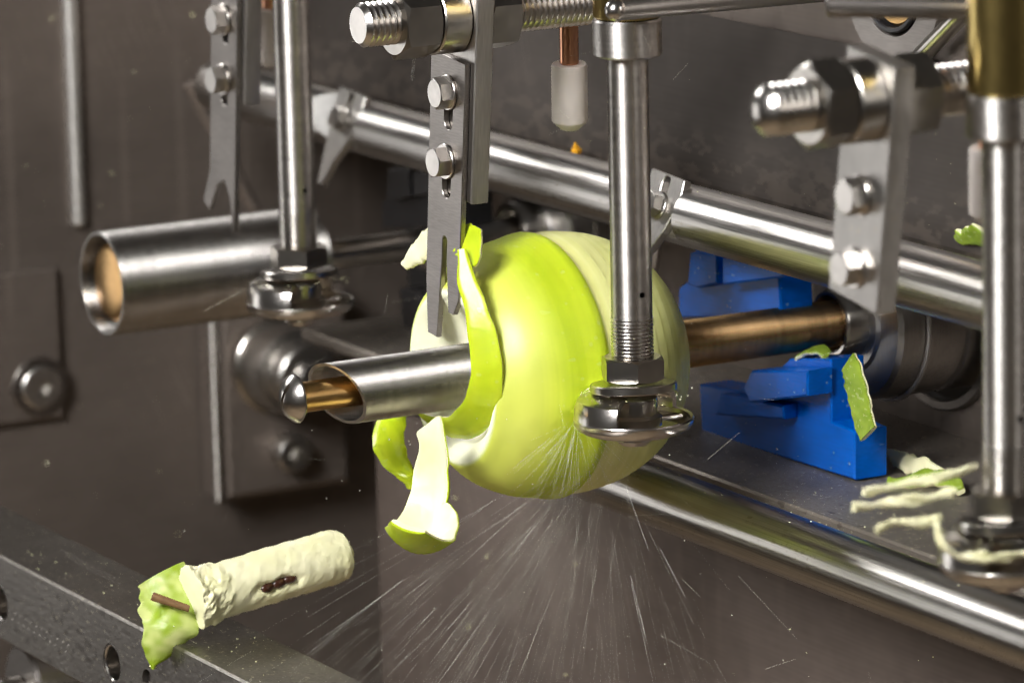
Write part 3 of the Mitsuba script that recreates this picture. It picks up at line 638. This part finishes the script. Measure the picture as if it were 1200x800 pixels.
p0, p1 = at(722, 12, x=72), at(722, 12, x=72) + np.array([0, 120, -1.0])
t = thing('link_rod', 'blurred dull steel link rod crossing the very top right of centre', 'rod')
part(t, 'rod', rod_between(p0, p1, 2.9, 40), 'plate_steel')
part(t, 'ball_end', moved(trimesh.creation.icosphere(4, 3.1), p0), 'bright_steel', True)
p0 = at(968, 6, x=200)
single('link_bar', rod_between(p0, p0 + np.array([40, 55, -2.0]), 2.9, 40), 'blade_steel', 'dark blurred bar at the top, reaching the right brass sleeve', 'bar')

cy = HOOD_Y1 + 4
e = at(1062, 12, y=cy)
t = thing('bearing_flange', 'dull steel bearing flange with a brass centre at the top right', 'flange')
def P(name, m, mat, **k): return part(t, name, turn(m, 'y', (e[0], cy + 4, e[2] + 8)), mat, **k)
P('ring', ring(14.2, 24, -9, 0, .8), 'blade_steel')
P('collar', ring(12.4, 14.0, -9.8, 0, .4), 'black_plastic')
P('plug', lathe([(0, -8), (11.4, -8), (12.2, -7), (12.2, 0), (0, 0)]), 'brass')
a, b = at(1079, 66, y=cy - 8), at(1132, 12, y=cy - 8)
single('strap', rod_between(a, b + (b - a) * .3, 2.6, 28), 'bright_steel', 'pale diagonal strap over the top right bearing flange', 'strap', 20)

# ------------------------------------------------------------------ scraps and crumbs
def scrap(label, pts, wdir, half, thick=1.2, seed=0, flip=1, bend=None, name='peel_scrap'):
    path = np.array([at(a, b, **k) for a, b, k in pts])
    return peel(name, label, path, [wdir] * 4, half, thick, bend, seed, flip, rag=.5, mat='scrap_skin')
scrap('flat green peel scrap stuck on the right step of the blue jaw', [(994, 424, dict(y=73)), (1003, 452, dict(y=72.5)), (1009, 480, dict(y=72.5)), (1017, 508, dict(y=72.5))], (1, 0, .1), [4.2, 5, 5, 4.8], 1.3, 21, -1)
scrap('small curled peel scrap on top of the blue jaw', [(934, 421, dict(y=76)), (945, 412, dict(y=77)), (958, 409, dict(y=78)), (972, 415, dict(y=80))], (0, 1, .3), [1.2, 2.6, 2.6, 1.2], 1.0, 22, -1)
scrap('bright green scrap by the right nozzle on the hood edge', [(1122, 281, dict(y=68)), (1135, 277, dict(y=67)), (1150, 277, dict(y=67)), (1166, 282, dict(y=68))], (.2, -.5, .8), [1.2, 3.0, 3.4, 1.4], 1.4, 23, -1)
scrap('wet peel scrap behind the blue jaw on the table', [(1042, 528, dict(z=TZ + 4)), (1060, 540, dict(z=TZ + 3)), (1085, 549, dict(z=TZ + 3)), (1108, 556, dict(z=TZ + 3))], (.3, .5, .8), [1, 3, 3.2, 1.6], 1.2, 24, 1)
scrap('ragged pale peel scrap on the table near the blue jaw corner', [(1040, 562, dict(z=TZ + 2)), (1062, 563, dict(z=TZ + 2)), (1090, 560, dict(z=TZ + 3)), (1125, 574, dict(z=TZ + 2))], (.1, .8, .5), [.8, 2.6, 3, 1.0], 1.5, 25, -1)
p = at(678, 173, y=HOOD_Y0 + 1); p[2] = HOOD_Z0 + 4
single('orange_crumb', moved(trimesh.convex.convex_hull(rng.normal(size=(16, 3)) * (1.9, .9, 1.3)), at(678, 174, y=62)), 'orange_bit', 'tiny orange crumb below the centre nozzle', 'crumb', False)
# pale strands thrown off the right-hand peeling head
def strand(pts, r, label, seed):
    g = np.random.default_rng(seed)
    P = curve(np.array([at(a, b, x=x) for a, b, x in pts]), 14); P = P + np.cumsum(g.normal(size=P.shape) * .07, 0)
    tw = np.linspace(0, g.uniform(3, 6), 14)
    side = np.array([.2, -.1, 1.0]); out_ = np.array([.9, -.4, .0])
    wd = [side * math.cos(a) + out_ * math.sin(a) for a in tw]
    hw = r * (1.0 + .2 * g.normal(size=14)); hw[0] *= .7; hw[-1] *= .4
    t = thing('peel_strand', label, 'peel strand')
    part(t, 'flesh', strip(P, wd, np.maximum(hw, .35), -.5, .7, g.normal(size=14) * .5, seed, .12, 70, 9), 'flesh', 50)
strand([(1012, 577, 235), (1040, 572, 235), (1090, 562, 237), (1146, 548, 240)], 1.2, 'upper pale strand flung from the right peeling head', 31)
strand([(1000, 594, 236), (1030, 589, 236), (1075, 583, 238), (1120, 574, 240)], 1.3, 'middle pale strand flung from the right peeling head', 32)
strand([(1026, 622, 240), (1050, 613, 240), (1075, 612, 240), (1104, 604, 241)], 1.1, 'lowest pale strand flung from the right peeling head', 33)
strand([(1098, 608, 250), (1106, 640, 252), (1150, 655, 254), (1204, 650, 256)], 1.2, 'white rope of pulp hanging round the right cutter ring', 34)

# crumbs of pulp on the metal: far too many and small to count
def crumb(p, s):
    m = trimesh.convex.convex_hull(rng.normal(size=(8, 3)) * s * .55); return moved(m, p)
cs = []
hs = np.array([0, HOOD_Y1 - HOOD_Y0, HOOD_Z1 - HOOD_Z0])
for _ in range(330):
    u_ = rng.random() ** 1.5; x = rng.choice([rng.uniform(-300, 200), rng.normal(70, 28)])
    cs.append(crumb(np.array([x, HOOD_Y0 - .5, HOOD_Z0 + .7]) + hs * u_, rng.choice([.12, .18, .28], p=[.6, .3, .1])))
for _ in range(160):
    cs.append(crumb((rng.uniform(-160, 180), BY + rng.uniform(1, BD - 1), BZ + .1), rng.choice([.12, .2, .36], p=[.55, .35, .1])))
for _ in range(260):
    cs.append(crumb((rng.uniform(40, 220), TY + rng.uniform(1, 36), TZ + .1), rng.choice([.12, .2, .34], p=[.55, .35, .1])))
for _ in range(170):
    a = rng.uniform(.3, 2.9); cs.append(crumb((rng.uniform(-330, 180), RY - math.cos(a) * (RR + .05), RZ + math.sin(a) * (RR + .05)), rng.choice([.1, .16, .26], p=[.6, .3, .1])))
for _ in range(60):
    a = rng.uniform(.8, 2.4); cs.append(crumb((rng.uniform(-20, 180), LRY - math.cos(a) * 8.75, lr[2] + math.sin(a) * 8.75), rng.choice([.12, .2, .3])))
for _ in range(40):
    cs.append(crumb((rng.uniform(-200, 180), 62.8, rng.uniform(-180, -70)), rng.choice([.2, .4, .7])))
for _ in range(70):
    cs.append(crumb((XL + .2, rng.uniform(-80, 130), rng.uniform(-160, 60)), rng.choice([.2, .35, .8])))
for (rx, ry, zz0, zz1, r_) in ((53.5, -6.2, 12, 95, 5.62), (-137, -11, 14, 120, 5.62), (243, -17, 14, 100, 5.62)):
    for _ in range(26):
        a = rng.uniform(-2.6, 1.2); cs.append(crumb((rx + r_ * math.cos(a), ry + r_ * math.sin(a), rng.uniform(zz0, zz1)), rng.choice([.1, .16, .24])))
    for _ in range(40):
        a = rng.uniform(-2.6, 1.2); q_ = rng.uniform(12.2, 15.2); cs.append(crumb((rx + q_ * math.cos(a), ry + q_ * math.sin(a), 2.6 - (q_ - 12) * .5 + (0 if rx > 0 and rx < 100 else 2.2)), rng.choice([.12, .2, .3])))
stuff('pulp_crumbs', join(*cs), 'flesh', 'tiny pale pulp crumbs scattered over the wet steel surfaces', 'crumbs')

# juice: fine threads and drops thrown down from the ring blade
js = []
src = np.array([41.0, -8, -10])
def thread_(a, d, L, r):
    b = a + d * L; m = trimesh.creation.cylinder(radius=r, segment=[a, b], sections=4); return m
for _ in range(640):
    d = np.array([rng.normal(-.14, .45), rng.normal(-.48, .58), -1.0]); d /= np.linalg.norm(d)
    s = src + np.array([rng.normal(0, 3), rng.normal(0, 4), -3])
    js.append(thread_(s + d * rng.uniform(14, 165), d, rng.uniform(8, 46), rng.uniform(.005, .017)))
for _ in range(85):                                             # the burst at the edge of the blade that bites
    d = np.array([rng.normal(.05, .22), rng.normal(-.25, .85), -1.0 + rng.normal(0, .35)]); d /= np.linalg.norm(d)
    js.append(thread_(np.array([41.5, -17, -6]) + rng.normal(size=3) * .8 + d * rng.uniform(1, 12), d, rng.uniform(5, 20), rng.uniform(.008, .021)))
for _ in range(46):
    d = rng.normal(size=3) * (1, 1, .7); d /= np.linalg.norm(d)
    js.append(thread_(np.array([rng.uniform(-150, 150), rng.uniform(-60, 30), rng.uniform(-120, 110)]), d, rng.uniform(4, 16), rng.uniform(.015, .032)))
for _ in range(170):
    q = src + np.array([rng.normal(-12, 40), rng.normal(-30, 55), -rng.uniform(-30, 150)])
    s = trimesh.creation.icosphere(1, rng.uniform(.06, .22)); js.append(moved(s, q))
stuff('juice_spray', join(*js), 'juice', 'fine threads and drops of juice thrown down from the apple', 'juice')
